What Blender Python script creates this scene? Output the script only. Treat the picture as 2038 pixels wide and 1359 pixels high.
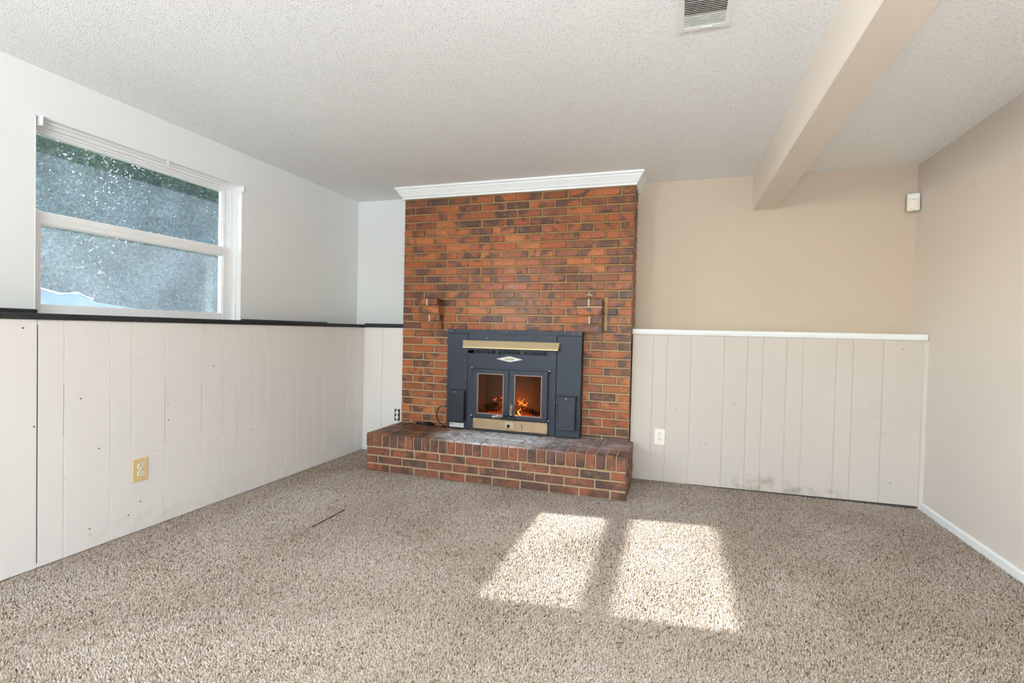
import bpy, bmesh, math, random
import numpy as np
from mathutils import Matrix, Vector
random.seed(7); rng = np.random.default_rng(7)
S = bpy.context.scene
for o in list(bpy.data.objects): bpy.data.objects.remove(o, do_unlink=True)
COL = S.collection

# ------------------------------------------------------------------ camera
F_PX, YAW, PITCH, ROLL, EYE = 1005.945, -0.310701, -0.0197, 0.022598, 1.07673
cam = bpy.data.cameras.new('camera'); cam_o = bpy.data.objects.new('camera', cam); COL.objects.link(cam_o)
cam.sensor_fit = 'HORIZONTAL'; cam.sensor_width = 36.0; cam.lens = F_PX / 2038 * 36.0; cam.clip_start = 0.02
_f0 = Vector((math.sin(YAW), math.cos(YAW), 0)); _r0 = Vector((math.cos(YAW), -math.sin(YAW), 0)); _u0 = Vector((0, 0, 1))
_f = _f0 * math.cos(PITCH) + _u0 * math.sin(PITCH); _u = _u0 * math.cos(PITCH) - _f0 * math.sin(PITCH)
_r = _r0 * math.cos(ROLL) + _u * math.sin(ROLL); _u = _u * math.cos(ROLL) - _r0 * math.sin(ROLL)
cam_o.matrix_world = Matrix(((_r.x, _u.x, -_f.x, 0), (_r.y, _u.y, -_f.y, 0), (_r.z, _u.z, -_f.z, EYE), (0, 0, 0, 1)))
S.camera = cam_o

# ------------------------------------------------------------------ sky, sun, daylight, added fill light, exposure
SUN_DIR = Vector((1.69, 0.206, -1.0)).normalized()
W = bpy.data.worlds.new('sky_world'); S.world = W; W.use_nodes = True
_nt = W.node_tree; _bg = _nt.nodes['Background']
_sky = _nt.nodes.new('ShaderNodeTexSky'); _sky.sky_type = 'NISHITA'; _sky.sun_disc = False
_sky.sun_elevation = math.radians(30.3); _sky.sun_rotation = math.radians(-83)
_nt.links.new(_sky.outputs[0], _bg.inputs[0]); _bg.inputs[1].default_value = 1.2
sun = bpy.data.lights.new('sun', 'SUN'); sun.energy = 10.6; sun.angle = math.radians(0.7); sun.color = (1.0, 0.98, 0.96)
sun_o = bpy.data.objects.new('sun', sun); COL.objects.link(sun_o); sun_o.location = (-12, -1, 8)
sun_o.rotation_euler = SUN_DIR.to_track_quat('-Z', 'Y').to_euler()
def daylight(name, loc, aim, sx, sy, power, col):
    l = bpy.data.lights.new(name, 'AREA'); l.shape = 'RECTANGLE'; l.size = sx; l.size_y = sy; l.energy = power; l.color = col
    o = bpy.data.objects.new(name, l); COL.objects.link(o); o.location = loc
    o.rotation_euler = (Vector(aim) - Vector(loc)).to_track_quat('-Z', 'Z').to_euler(); return o
daylight('daylight_side_window', (-2.90, -1.15, 1.57), (0.0, 0.6, 1.3), 1.05, 0.80, 70, (0.88, 0.95, 1.0))
daylight('rear_fill_light', (-0.45, -2.52, 1.10), (-0.45, 3.0, 1.45), 2.6, 1.9, 14, (0.90, 0.96, 1.0))  # added fill light behind the viewer, set in the made-up rear door
pt = daylight('window_portal', (-3.012, 2.158, 1.565), (0, 2.158, 1.565), 1.16, 0.92, 1.0, (1, 1, 1)); pt.data.cycles.is_portal = True
FILL_POWER = 325.0     # uplighter power, added fill light out of view
VS = S.view_settings; VS.view_transform = 'Standard'; VS.look = 'None'; VS.gamma = 1.0; VS.exposure = 0.62; VS.use_curve_mapping = False
try:
    S.cycles.use_denoising = True; S.cycles.max_bounces = 10; S.cycles.diffuse_bounces = 6; S.cycles.transparent_max_bounces = 16
    S.cycles.caustics_reflective = False; S.cycles.caustics_refractive = False; S.cycles.sample_clamp_indirect = 6.0
except Exception: pass

# ------------------------------------------------------------------ materials
def mat(name):
    m = bpy.data.materials.new(name); m.use_nodes = True
    nt = m.node_tree; b = nt.nodes['Principled BSDF']; return m, nt, b
def N(nt, t, **kw):
    n = nt.nodes.new(t)
    for k, v in kw.items():
        if k.startswith('_'): setattr(n, k[1:], v)
        else: n.inputs[k.replace('__', ' ')].default_value = v
    return n
def L(nt, a, b): nt.links.new(a, b)
def ramp(nt, fac, stops, interp='LINEAR'):
    r = nt.nodes.new('ShaderNodeValToRGB'); r.color_ramp.interpolation = interp
    els = r.color_ramp.elements
    while len(els) < len(stops): els.new(0.5)
    for e, (p, c) in zip(els, stops): e.position = p; e.color = (*c, 1) if len(c) == 3 else c
    L(nt, fac, r.inputs[0]); return r
def mixc(nt, fac, a, b, blend='MIX'):
    m = nt.nodes.new('ShaderNodeMix'); m.data_type = 'RGBA'; m.blend_type = blend
    for sock, v in ((m.inputs[0], fac), (m.inputs[6], a), (m.inputs[7], b)):
        if hasattr(v, 'links') or hasattr(v, 'is_linked'): L(nt, v, sock)
        else: sock.default_value = v if not isinstance(v, tuple) else (*v, 1)
    return m.outputs[2]
def math_(nt, op, a, b=None, clamp=False):
    m = nt.nodes.new('ShaderNodeMath'); m.operation = op; m.use_clamp = clamp
    for i, v in enumerate((a, b)):
        if v is None: continue
        if hasattr(v, 'is_linked'): L(nt, v, m.inputs[i])
        else: m.inputs[i].default_value = v
    return m.outputs[0]
def pos(nt):
    return nt.nodes.new('ShaderNodeNewGeometry').outputs['Position']
def noise(nt, vec, scale, detail=3, rough=0.5, dist=0.0):
    n = nt.nodes.new('ShaderNodeTexNoise'); n.inputs['Scale'].default_value = scale; n.inputs['Detail'].default_value = detail
    n.inputs['Roughness'].default_value = rough; n.inputs['Distortion'].default_value = dist
    L(nt, vec, n.inputs['Vector']); return n.outputs[0]
def bump(nt, b, h, strength=0.3, dist=0.01):
    n = nt.nodes.new('ShaderNodeBump'); n.inputs['Strength'].default_value = strength; n.inputs['Distance'].default_value = dist
    L(nt, h, n.inputs['Height']); L(nt, n.outputs[0], b.inputs['Normal'])
def plain(name, col, rough=0.5, metal=0.0, var=0.06, vs=18.0, bs=0.05, bscale=120.0, spec=0.5):
    m, nt, b = mat(name); p = pos(nt)
    c = mixc(nt, noise(nt, p, vs), tuple(x * (1 - var) for x in col), tuple(min(1, x * (1 + var)) for x in col))
    L(nt, c, b.inputs['Base Color']); b.inputs['Roughness'].default_value = rough; b.inputs['Metallic'].default_value = metal
    b.inputs['Specular IOR Level'].default_value = spec
    if bs: bump(nt, b, noise(nt, p, bscale, 3), bs, 0.004)
    return m
def paint(name, col, rough=0.55, stains=(), scuff=False, bs=0.06):
    """wall paint with soft unevenness; stains = list of (centre, radii, colour, strength) in metres"""
    m, nt, b = mat(name); p = pos(nt)
    c = mixc(nt, noise(nt, p, 1.7, 4), tuple(x * 0.975 for x in col), tuple(min(1, x * 1.02) for x in col))
    for ce, ra, sc, st in stains:
        mp = nt.nodes.new('ShaderNodeMapping'); mp.vector_type = 'POINT'
        mp.inputs['Location'].default_value = tuple(-a / r for a, r in zip(ce, ra)); mp.inputs['Scale'].default_value = tuple(1 / r for r in ra)
        L(nt, p, mp.inputs['Vector'])
        ln = nt.nodes.new('ShaderNodeVectorMath'); ln.operation = 'LENGTH'; L(nt, mp.outputs[0], ln.inputs[0])
        d = math_(nt, 'SUBTRACT', 1.0, ln.outputs['Value'], True)
        n2 = ramp(nt, noise(nt, p, 16, 4), [(0.42, (0, 0, 0)), (0.62, (1, 1, 1))]).outputs[0]
        f = math_(nt, 'MULTIPLY', math_(nt, 'MULTIPLY', d, 2.2, True), n2); f = math_(nt, 'MULTIPLY', f, st)
        c = mixc(nt, f, c, sc)
    if scuff:
        s = ramp(nt, noise(nt, p, 26, 2, 0.4, 1.5), [(0.755, (0, 0, 0)), (0.785, (1, 1, 1))]).outputs[0]
        c = mixc(nt, math_(nt, 'MULTIPLY', s, 0.4), c, (0.30, 0.26, 0.22))
    L(nt, c, b.inputs['Base Color']); b.inputs['Roughness'].default_value = rough; b.inputs['Specular IOR Level'].default_value = 0.35
    bump(nt, b, noise(nt, p, 90, 3), bs, 0.004)
    return m
M = {}
M['white_wall'] = paint('white_wall_paint', (0.82, 0.83, 0.83))
M['panel_white'] = paint('white_panel_paint', (0.78, 0.735, 0.71), 0.5, scuff=True,
    stains=[((-2.62, 1.95, 0.03), (0.3, 0.35, 0.09), (0.62, 0.54, 0.45), 0.30), ((-2.62, 2.6, 0.05), (0.3, 0.5, 0.12), (0.66, 0.58, 0.5), 0.22),
            ((-2.62, 2.35, 0.62), (0.3, 0.35, 0.2), (0.66, 0.64, 0.62), 0.15)])
M['panel_cream'] = paint('cream_panel_paint', (0.59, 0.52, 0.465), 0.5,
    stains=[((0.60, 3.86, 0.045), (0.24, 0.3, 0.09), (0.34, 0.28, 0.22), 0.75), ((0.92, 3.86, 0.03), (0.25, 0.3, 0.05), (0.34, 0.28, 0.22), 0.7),
            ((1.34, 3.86, 0.56), (0.25, 0.3, 0.22), (0.48, 0.44, 0.40), 0.3)])
M['beige_wall'] = paint('beige_wall_paint', (0.56, 0.46, 0.36))
M['right_wall'] = paint('warm_beige_wall_paint', (0.68, 0.61, 0.55))
M['beam'] = paint('beam_paint', (0.80, 0.72, 0.635))
M['trim_white'] = plain('trim_white', (0.84, 0.85, 0.84), 0.4, var=0.02)
M['vinyl'] = plain('window_vinyl', (0.86, 0.86, 0.87), 0.35, var=0.015)
M['black_trim'] = plain('black_trim', (0.014, 0.016, 0.019), 0.35, var=0.3, vs=40)
M['groove'] = plain('groove_brown', (0.26, 0.21, 0.17), 0.9)
M['dark_gap'] = plain('dark_gap_fill', (0.05, 0.04, 0.035), 0.9)
M['steel'] = plain('stove_steel', (0.013, 0.018, 0.031), 0.5, 0.1, var=0.12, vs=9, bs=0.05, bscale=400)
M['steel_dark'] = plain('stove_steel_dark', (0.013, 0.017, 0.025), 0.45, 0.2, var=0.15)
M['black_iron'] = plain('black_iron', (0.012, 0.012, 0.013), 0.6, 0.1, var=0.3)
M['soot'] = plain('soot_firebrick', (0.055, 0.034, 0.022), 0.9, var=0.5, vs=12, bs=0.3, bscale=40)
M['awning'] = plain('pale_brass', (0.60, 0.47, 0.27), 0.38, 0.35, var=0.06)
M['brass'] = plain('tarnished_brass', (0.40, 0.28, 0.175), 0.36, 0.7, var=0.16, vs=14)
M['brass_pale'] = plain('pale_tarnished_brass', (0.52, 0.41, 0.28), 0.4, 0.5, var=0.1)
M['copper_edge'] = plain('copper_edge', (0.30, 0.20, 0.185), 0.45, 0.6, var=0.2, vs=40)
M['chrome'] = plain('chrome', (0.78, 0.77, 0.75), 0.2, 1.0, var=0.1)
M['badge'] = plain('badge_metal', (0.50, 0.48, 0.43), 0.35, 0.6, var=0.12, vs=90)
M['badge_in'] = plain('badge_inlay', (0.30, 0.26, 0.19), 0.4, 0.5, var=0.3, vs=120)
M['sticker'] = plain('silver_sticker', (0.58, 0.58, 0.57), 0.4, 0.4, var=0.15, vs=120)
M['red'] = plain('red_print', (0.6, 0.06, 0.04), 0.5)
M['rubber'] = plain('black_rubber', (0.012, 0.012, 0.013), 0.45)
M['plate_tan'] = plain('tan_plastic', (0.66, 0.48, 0.25), 0.38, var=0.04)
M['plate_ivory'] = plain('ivory_plastic', (0.86, 0.80, 0.70), 0.35, var=0.02)
M['recept'] = plain('receptacle_ivory', (0.86, 0.80, 0.64), 0.35, var=0.03)
M['slot'] = plain('slot_black', (0.01, 0.008, 0.006), 0.7)
M['sensor'] = plain('sensor_plastic', (0.86, 0.86, 0.84), 0.3, var=0.02)
M['vent_metal'] = plain('vent_metal', (0.66, 0.62, 0.56), 0.45, 0.1, var=0.25, vs=25)
M['vent_dark'] = plain('duct_dark', (0.06, 0.05, 0.04), 0.9)
M['blue_cover'] = plain('pale_blue_cover', (0.085, 0.13, 0.20), 0.45, var=0.08)
M['grass'] = plain('grass', (0.07, 0.10, 0.04), 0.9, var=0.4, vs=4)
M['siding'] = plain('eave_paint', (0.75, 0.74, 0.72), 0.6)
M['bark'] = plain('bark', (0.10, 0.075, 0.05), 0.9, var=0.4, vs=12)
M['carpet_seam'] = plain('dark_seam', (0.05, 0.035, 0.03), 0.9)

def ash_layer(nt, p, c):   # spilled white ash and dust on the top of the hearth
    sx = nt.nodes.new('ShaderNodeSeparateXYZ'); L(nt, p, sx.inputs[0])
    def blob(cx, cy, rx, ry):
        a = math_(nt, 'POWER', math_(nt, 'DIVIDE', math_(nt, 'ABSOLUTE', math_(nt, 'SUBTRACT', sx.outputs[0], cx)), rx), 2)
        d = math_(nt, 'POWER', math_(nt, 'DIVIDE', math_(nt, 'ABSOLUTE', math_(nt, 'SUBTRACT', sx.outputs[1], cy)), ry), 2)
        return math_(nt, 'SUBTRACT', 1.0, math_(nt, 'ADD', a, d), True)
    ash = math_(nt, 'ADD', math_(nt, 'MULTIPLY', blob(-1.27, 3.47, 0.50, 0.30), 1.5, True), math_(nt, 'MULTIPLY', blob(-0.95, 3.58, 0.85, 0.36), 0.50))
    up = ramp(nt, sx.outputs[2], [(0.274, (0, 0, 0)), (0.286, (1, 1, 1))]).outputs[0]
    n3 = ramp(nt, noise(nt, p, 13, 5, 0.7, 0.6), [(0.38, (0, 0, 0)), (0.62, (1, 1, 1))]).outputs[0]
    f = math_(nt, 'MULTIPLY', math_(nt, 'MULTIPLY', ash, math_(nt, 'ADD', math_(nt, 'MULTIPLY', n3, 1.1), 0.22)), up, True)
    return mixc(nt, f, c, (0.70, 0.71, 0.75))
def brick_material(name, hearth=False):
    m, nt, b = mat(name); p = pos(nt)
    oi = nt.nodes.new('ShaderNodeObjectInfo'); rnd = oi.outputs['Random']
    off = nt.nodes.new('ShaderNodeVectorMath'); off.operation = 'MULTIPLY_ADD'
    cb = nt.nodes.new('ShaderNodeCombineXYZ'); L(nt, rnd, cb.inputs[0]); L(nt, rnd, cb.inputs[2])
    L(nt, cb.outputs[0], off.inputs[0]); off.inputs[1].default_value = (37, 0, 53); L(nt, p, off.inputs[2]); q = off.outputs[0]
    if not hearth:
        base = ramp(nt, rnd, [(0.0, (0.158, 0.051, 0.016)), (0.18, (0.370, 0.100, 0.025)), (0.40, (0.282, 0.067, 0.019)), (0.56, (0.431, 0.135, 0.036)),
                              (0.74, (0.211, 0.059, 0.019)), (0.88, (0.088, 0.036, 0.022)), (1.0, (0.326, 0.094, 0.034))]).outputs[0]
    else:
        base = ramp(nt, rnd, [(0.0, (0.133, 0.052, 0.031)), (0.25, (0.221, 0.071, 0.035)), (0.45, (0.097, 0.049, 0.037)), (0.6, (0.276, 0.084, 0.039)),
                              (0.8, (0.156, 0.059, 0.037)), (1.0, (0.078, 0.046, 0.039))]).outputs[0]
    blot = ramp(nt, noise(nt, q, 9, 2, 0.5, 0.4), [(0.49, (0, 0, 0)), (0.61, (1, 1, 1))]).outputs[0]
    c = mixc(nt, math_(nt, 'MULTIPLY', blot, 0.86), base, (0.060, 0.036, 0.028))
    pale = ramp(nt, noise(nt, q, 22, 4, 0.6), [(0.56, (0, 0, 0)), (0.74, (1, 1, 1))]).outputs[0]
    c = mixc(nt, math_(nt, 'MULTIPLY', pale, 0.45), c, (0.50, 0.225, 0.092))
    spk = ramp(nt, noise(nt, q, 120, 3, 0.6), [(0.57, (0, 0, 0)), (0.65, (1, 1, 1))]).outputs[0]
    c = mixc(nt, math_(nt, 'MULTIPLY', spk, 0.7), c, (0.055, 0.035, 0.030))
    if hearth: c = ash_layer(nt, p, c)
    L(nt, c, b.inputs['Base Color'])
    rr = ramp(nt, noise(nt, p, 7, 2), [(0.3, (0.38,) * 3), (0.7, (0.62,) * 3)]).outputs[0]
    L(nt, rr, b.inputs['Roughness']); b.inputs['Specular IOR Level'].default_value = 0.3; b.inputs['Coat Weight'].default_value = 0.0 if hearth else 0.18; b.inputs['Coat Roughness'].default_value = 0.22
    h = math_(nt, 'ADD', math_(nt, 'MULTIPLY', noise(nt, q, 60, 4, 0.6), 1.0), math_(nt, 'MULTIPLY', spk, -0.4))
    bump(nt, b, h, 0.55, 0.006)
    return m
M['brick'] = brick_material('fired_brick'); M['hearth_brick'] = brick_material('hearth_brick', True)
def mortar_material(name='mortar', hearth=False):
    m, nt, b = mat(name); p = pos(nt)
    n = noise(nt, p, 2.2, 4); fine = noise(nt, p, 60, 4)
    sx = nt.nodes.new('ShaderNodeSeparateXYZ'); L(nt, p, sx.inputs[0])
    z = math_(nt, 'MULTIPLY', math_(nt, 'SUBTRACT', sx.outputs[2], 0.85), 1.3, True)
    f = math_(nt, 'ADD', math_(nt, 'MULTIPLY', z, 0.75), math_(nt, 'MULTIPLY', math_(nt, 'SUBTRACT', n, 0.5), 0.9), True)
    c = mixc(nt, f, (0.42, 0.30, 0.18), (0.27, 0.155, 0.052))     # darker old sealer high on the wall
    c = mixc(nt, math_(nt, 'MULTIPLY', fine, 0.5), c, (0.13, 0.085, 0.05))
    if hearth: c = ash_layer(nt, p, c)
    L(nt, c, b.inputs['Base Color']); b.inputs['Roughness'].default_value = 0.85; bump(nt, b, fine, 0.5, 0.006)
    return m
M['mortar'] = mortar_material(); M['hearth_mortar'] = mortar_material('hearth_mortar', True)
M['pale_mortar'] = plain('pale_mortar', (0.56, 0.49, 0.38), 0.85, var=0.2, vs=50, bs=0.4)
M['mortar_smear'] = plain('mortar_smear', (0.42, 0.30, 0.15), 0.8, var=0.2, vs=60, bs=0.4)

def popcorn():
    m, nt, b = mat('popcorn_ceiling'); p = pos(nt)
    v = nt.nodes.new('ShaderNodeTexVoronoi'); v.inputs['Scale'].default_value = 150; v.inputs['Randomness'].default_value = 1; L(nt, p, v.inputs['Vector'])
    h = math_(nt, 'ADD', math_(nt, 'MULTIPLY', v.outputs['Distance'], -0.6), noise(nt, p, 170, 4, 0.65))
    sp = ramp(nt, noise(nt, p, 165, 3, 0.6), [(0.34, (0, 0, 0)), (0.43, (1, 1, 1))]).outputs[0]
    c = mixc(nt, sp, (0.68, 0.68, 0.67), (0.95, 0.955, 0.96))
    L(nt, c, b.inputs['Base Color']); b.inputs['Roughness'].default_value = 0.95; b.inputs['Specular IOR Level'].default_value = 0.1
    bump(nt, b, h, 0.45, 0.008); return m
M['popcorn'] = popcorn()
def carpet():
    m, nt, b = mat('carpet_backing'); p = pos(nt)
    c = ramp(nt, noise(nt, p, 130, 2), [(0.3, (0.16, 0.115, 0.085)), (0.5, (0.50, 0.415, 0.345)), (0.7, (0.72, 0.63, 0.55))]).outputs[0]
    L(nt, c, b.inputs['Base Color']); b.inputs['Roughness'].default_value = 1.0; b.inputs['Specular IOR Level'].default_value = 0.05
    bump(nt, b, noise(nt, p, 130, 2), 0.8, 0.01)
    m2, nt, b = mat('carpet_pile')
    at = nt.nodes.new('ShaderNodeAttribute'); at.attribute_name = 'tuft'
    L(nt, at.outputs['Color'], b.inputs['Base Color']); b.inputs['Roughness'].default_value = 0.95; b.inputs['Specular IOR Level'].default_value = 0.1
    return m, m2
M['carpet'], M['pile'] = carpet()
def glass(name, dirt, dust=(0.60, 0.78, 1.0), tint=(0.97, 0.99, 0.98), streak=0.0):
    m = bpy.data.materials.new(name); m.use_nodes = True; nt = m.node_tree; nt.nodes.clear(); p = pos(nt)
    out = nt.nodes.new('ShaderNodeOutputMaterial'); tr = nt.nodes.new('ShaderNodeBsdfTransparent'); tr.inputs[0].default_value = (*tint, 1)
    gl = nt.nodes.new('ShaderNodeBsdfGlossy'); gl.inputs['Roughness'].default_value = 0.02
    fr = nt.nodes.new('ShaderNodeFresnel'); fr.inputs[0].default_value = 1.25
    m1 = nt.nodes.new('ShaderNodeMixShader'); L(nt, fr.outputs[0], m1.inputs[0]); L(nt, tr.outputs[0], m1.inputs[1]); L(nt, gl.outputs[0], m1.inputs[2])
    sh = m1.outputs[0]
    if dirt:
        tl = nt.nodes.new('ShaderNodeBsdfTranslucent'); tl.inputs[0].default_value = (*dust, 1)
        a = ramp(nt, noise(nt, p, 90, 5, 0.75), [(0.32, (0.35,) * 3), (0.58, (1.0,) * 3), (0.66, (1.8,) * 3), (0.74, (5.0,) * 3)]).outputs[0]
        lo = ramp(nt, noise(nt, p, 4, 3), [(0.3, (0.75,) * 3), (0.7, (1.3,) * 3)]).outputs[0]
        f = math_(nt, 'MULTIPLY', math_(nt, 'MULTIPLY', a, lo), dirt, True)
        m2 = nt.nodes.new('ShaderNodeMixShader'); L(nt, f, m2.inputs[0]); L(nt, sh, m2.inputs[1]); L(nt, tl.outputs[0], m2.inputs[2]); sh = m2.outputs[0]
    L(nt, sh, out.inputs[0]); return m
M['pane'] = glass('dusty_window_glass', 0.029)
M['screen'] = glass('insect_screen', 0.024, (0.62, 0.72, 0.78), (0.93, 0.94, 0.95))
M['clear'] = glass('clear_glass', 0.0)
M['stove_glass'] = glass('smoked_stove_glass', 0.0, tint=(0.80, 0.66, 0.56))
def emissive(name, stops, strength, zlo, zhi, alpha=True):
    m = bpy.data.materials.new(name); m.use_nodes = True; nt = m.node_tree; nt.nodes.clear(); p = pos(nt)
    out = nt.nodes.new('ShaderNodeOutputMaterial'); em = nt.nodes.new('ShaderNodeEmission'); sx = nt.nodes.new('ShaderNodeSeparateXYZ'); L(nt, p, sx.inputs[0])
    t = math_(nt, 'DIVIDE', math_(nt, 'SUBTRACT', sx.outputs[2], zlo), zhi - zlo, True)
    t2 = math_(nt, 'ADD', t, math_(nt, 'MULTIPLY', math_(nt, 'SUBTRACT', noise(nt, p, 38, 3), 0.5), 0.9), True)
    L(nt, ramp(nt, t2, stops).outputs[0], em.inputs[0]); em.inputs[1].default_value = strength
    sh = em.outputs[0]
    if alpha:
        tr = nt.nodes.new('ShaderNodeBsdfTransparent'); mx = nt.nodes.new('ShaderNodeMixShader')
        L(nt, math_(nt, 'MULTIPLY', math_(nt, 'ADD', t2, 0.1, True), 0.85), mx.inputs[0]); L(nt, sh, mx.inputs[1]); L(nt, tr.outputs[0], mx.inputs[2]); sh = mx.outputs[0]
    L(nt, sh, out.inputs[0]); return m
M['flame'] = emissive('flame', [(0.0, (1.0, 0.70, 0.28)), (0.35, (1.0, 0.38, 0.06)), (0.8, (0.75, 0.16, 0.02)), (1.0, (0.35, 0.06, 0.01))], 2.3, 0.44, 0.58)
def log_mat():
    m, nt, b = mat('burning_log'); p = pos(nt)
    n = noise(nt, p, 30, 4, 0.65)
    L(nt, ramp(nt, n, [(0.3, (0.02, 0.014, 0.011)), (0.7, (0.11, 0.07, 0.045))]).outputs[0], b.inputs['Base Color']); b.inputs['Roughness'].default_value = 0.95
    sx = nt.nodes.new('ShaderNodeSeparateXYZ'); L(nt, p, sx.inputs[0])
    g = math_(nt, 'SUBTRACT', 1.0, math_(nt, 'DIVIDE', math_(nt, 'ABSOLUTE', math_(nt, 'ADD', sx.outputs[0], 1.20)), 0.15), True)
    e = ramp(nt, noise(nt, p, 45, 4, 0.7), [(0.47, (0, 0, 0)), (0.62, (1, 1, 1))]).outputs[0]
    b.inputs['Emission Color'].default_value = (1.0, 0.20, 0.03, 1)
    L(nt, math_(nt, 'MULTIPLY', math_(nt, 'MULTIPLY', e, g), 1.3), b.inputs['Emission Strength']); bump(nt, b, n, 0.8, 0.02); return m
M['log'] = log_mat()
M['ember'] = emissive('ember', [(0.0, (1.0, 0.22, 0.03)), (0.5, (0.5, 0.06, 0.01)), (1.0, (0.05, 0.01, 0.005))], 1.4, 0.395, 0.43, False)
def leaf():
    m = bpy.data.materials.new('leaf'); m.use_nodes = True; nt = m.node_tree; b = nt.nodes['Principled BSDF']; p = pos(nt)
    c = ramp(nt, noise(nt, p, 9, 2), [(0.3, (0.005, 0.020, 0.007)), (0.55, (0.013, 0.042, 0.010)), (0.72, (0.075, 0.085, 0.018))]).outputs[0]
    L(nt, c, b.inputs['Base Color']); b.inputs['Roughness'].default_value = 0.5
    tl = nt.nodes.new('ShaderNodeBsdfTranslucent'); L(nt, c, tl.inputs[0]); mx = nt.nodes.new('ShaderNodeMixShader'); mx.inputs[0].default_value = 0.3
    L(nt, b.outputs[0], mx.inputs[1]); L(nt, tl.outputs[0], mx.inputs[2]); L(nt, mx.outputs[0], nt.nodes['Material Output'].inputs[0]); return m
M['leaf'] = leaf()

# ------------------------------------------------------------------ mesh helpers
class MB:
    """collects shapes in one bmesh; build() links them as one mesh object"""
    def __init__(s): s.bm = bmesh.new()
    def _merge(s, b2):
        me = bpy.data.meshes.new('tmp'); b2.to_mesh(me); b2.free(); s.bm.from_mesh(me); bpy.data.meshes.remove(me)
    def box(s, x0, x1, y0, y1, z0, z1, bev=0.0, seg=1):
        b = bmesh.new(); bmesh.ops.create_cube(b, size=1)
        for v in b.verts: v.co = Vector(((x0 + x1) / 2 + v.co.x * (x1 - x0), (y0 + y1) / 2 + v.co.y * (y1 - y0), (z0 + z1) / 2 + v.co.z * (z1 - z0)))
        if bev: bmesh.ops.bevel(b, geom=list(b.edges), offset=bev, segments=seg, affect='EDGES', profile=0.5)
        s._merge(b); return s
    def prism(s, pts, axis, a0, a1, bev=0.0):
        """extrude a polygon: axis 'X' pts=(y,z), 'Y' pts=(x,z), 'Z' pts=(x,y)"""
        b = bmesh.new()
        def mk(p, a): return {'X': (a, p[0], p[1]), 'Y': (p[0], a, p[1]), 'Z': (p[0], p[1], a)}[axis]
        A = [b.verts.new(mk(p, a0)) for p in pts]; B = [b.verts.new(mk(p, a1)) for p in pts]; n = len(pts)
        b.faces.new(A); b.faces.new(B[::-1])
        for i in range(n): b.faces.new((A[i], B[i], B[(i + 1) % n], A[(i + 1) % n]))
        bmesh.ops.recalc_face_normals(b, faces=list(b.faces))
        if bev: bmesh.ops.bevel(b, geom=list(b.edges), offset=bev, segments=1, affect='EDGES', profile=0.5)
        s._merge(b); return s
    def tube(s, path, rad, n=8, closed=False):
        b = bmesh.new(); path = [Vector(p) for p in path]; R = rad if isinstance(rad, (list, tuple)) else [rad] * len(path); rings = []
        up = Vector((0, 0, 1))
        for i, p in enumerate(path):
            t = (path[min(i + 1, len(path) - 1)] - path[max(i - 1, 0)]).normalized()
            a = t.cross(up);
            if a.length < 1e-3: a = t.cross(Vector((1, 0, 0)))
            a.normalize(); c = t.cross(a).normalized(); up = c if abs(t.dot(c)) < .5 else up
            rings.append([b.verts.new(p + (a * math.cos(k * 2 * math.pi / n) + c * math.sin(k * 2 * math.pi / n)) * R[i]) for k in range(n)])
        for r0, r1 in zip(rings, rings[1:]):
            for k in range(n): b.faces.new((r0[k], r0[(k + 1) % n], r1[(k + 1) % n], r1[k]))
        b.faces.new(rings[0]); b.faces.new(rings[-1][::-1]); bmesh.ops.recalc_face_normals(b, faces=list(b.faces)); s._merge(b); return s
    def sphere(s, c, r, sx=1, sy=1, sz=1, u=12, v=8):
        b = bmesh.new(); bmesh.ops.create_uvsphere(b, u_segments=u, v_segments=v, radius=r)
        for w in b.verts: w.co = Vector((c[0] + w.co.x * sx, c[1] + w.co.y * sy, c[2] + w.co.z * sz))
        s._merge(b); return s
    def xf(s, mtx): bmesh.ops.transform(s.bm, matrix=mtx, verts=list(s.bm.verts)); return s
    def build(s, name, material, parent=None, smooth=False):
        me = bpy.data.meshes.new(name); s.bm.to_mesh(me); s.bm.free()
        if smooth:
            for f in me.polygons: f.use_smooth = True
        return link(name, me, material, parent)
def link(name, me, material, parent=None):
    if material is not None and not me.materials: me.materials.append(material)
    o = bpy.data.objects.new(name, me); COL.objects.link(o); adopt(o, parent); return o
def adopt(o, parent):
    if parent is None: return
    o.parent = parent
    if parent.type == 'EMPTY': o.matrix_parent_inverse = Matrix.Translation(-parent.location)
def tag(o, label, cat, group=None, kind=None):
    o['label'] = label; o['category'] = cat
    if group: o['group'] = group
    if kind: o['kind'] = kind
    return o
def thing(name, loc, label, cat, group=None, kind=None):
    o = bpy.data.objects.new(name, None); COL.objects.link(o); o.location = loc; o.empty_display_size = 0.05
    return tag(o, label, cat, group, kind)

# ------------------------------------------------------------------ room shell
XL, XLW, XR, YU, YW, YB, ZC = -2.852, -2.6185, 1.531, 4.089, 3.865, 3.80, 2.257
YR = -2.6; ZL = 1.113                      # rear wall, ledge height
WY0, WY1, WZ0, WZ1 = 1.568, 2.748, 1.095, 2.035      # window opening in the left wall
fl = MB().box(-3.1, 1.7, YR - .1, 4.25, -.12, -.006).build('floor', M['carpet']); tag(fl, 'brown and beige flecked carpet covering the floor', 'carpet', kind='structure')
ce = MB().box(-3.1, 1.7, YR - .1, 4.25, ZC, ZC + .14).build('ceiling', M['popcorn']); tag(ce, 'white popcorn textured ceiling', 'ceiling', kind='structure')
b = MB()
for y0, y1 in ((YR - .1, -1.75), (-0.55, WY0), (WY1, 4.25)): b.box(-3.02, XL, y0, y1, 0, ZC)
for y0, y1 in ((-1.75, -0.55), (WY0, WY1)): b.box(-3.02, XL, y0, y1, 0, WZ0).box(-3.02, XL, y0, y1, WZ1, ZC)
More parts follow.
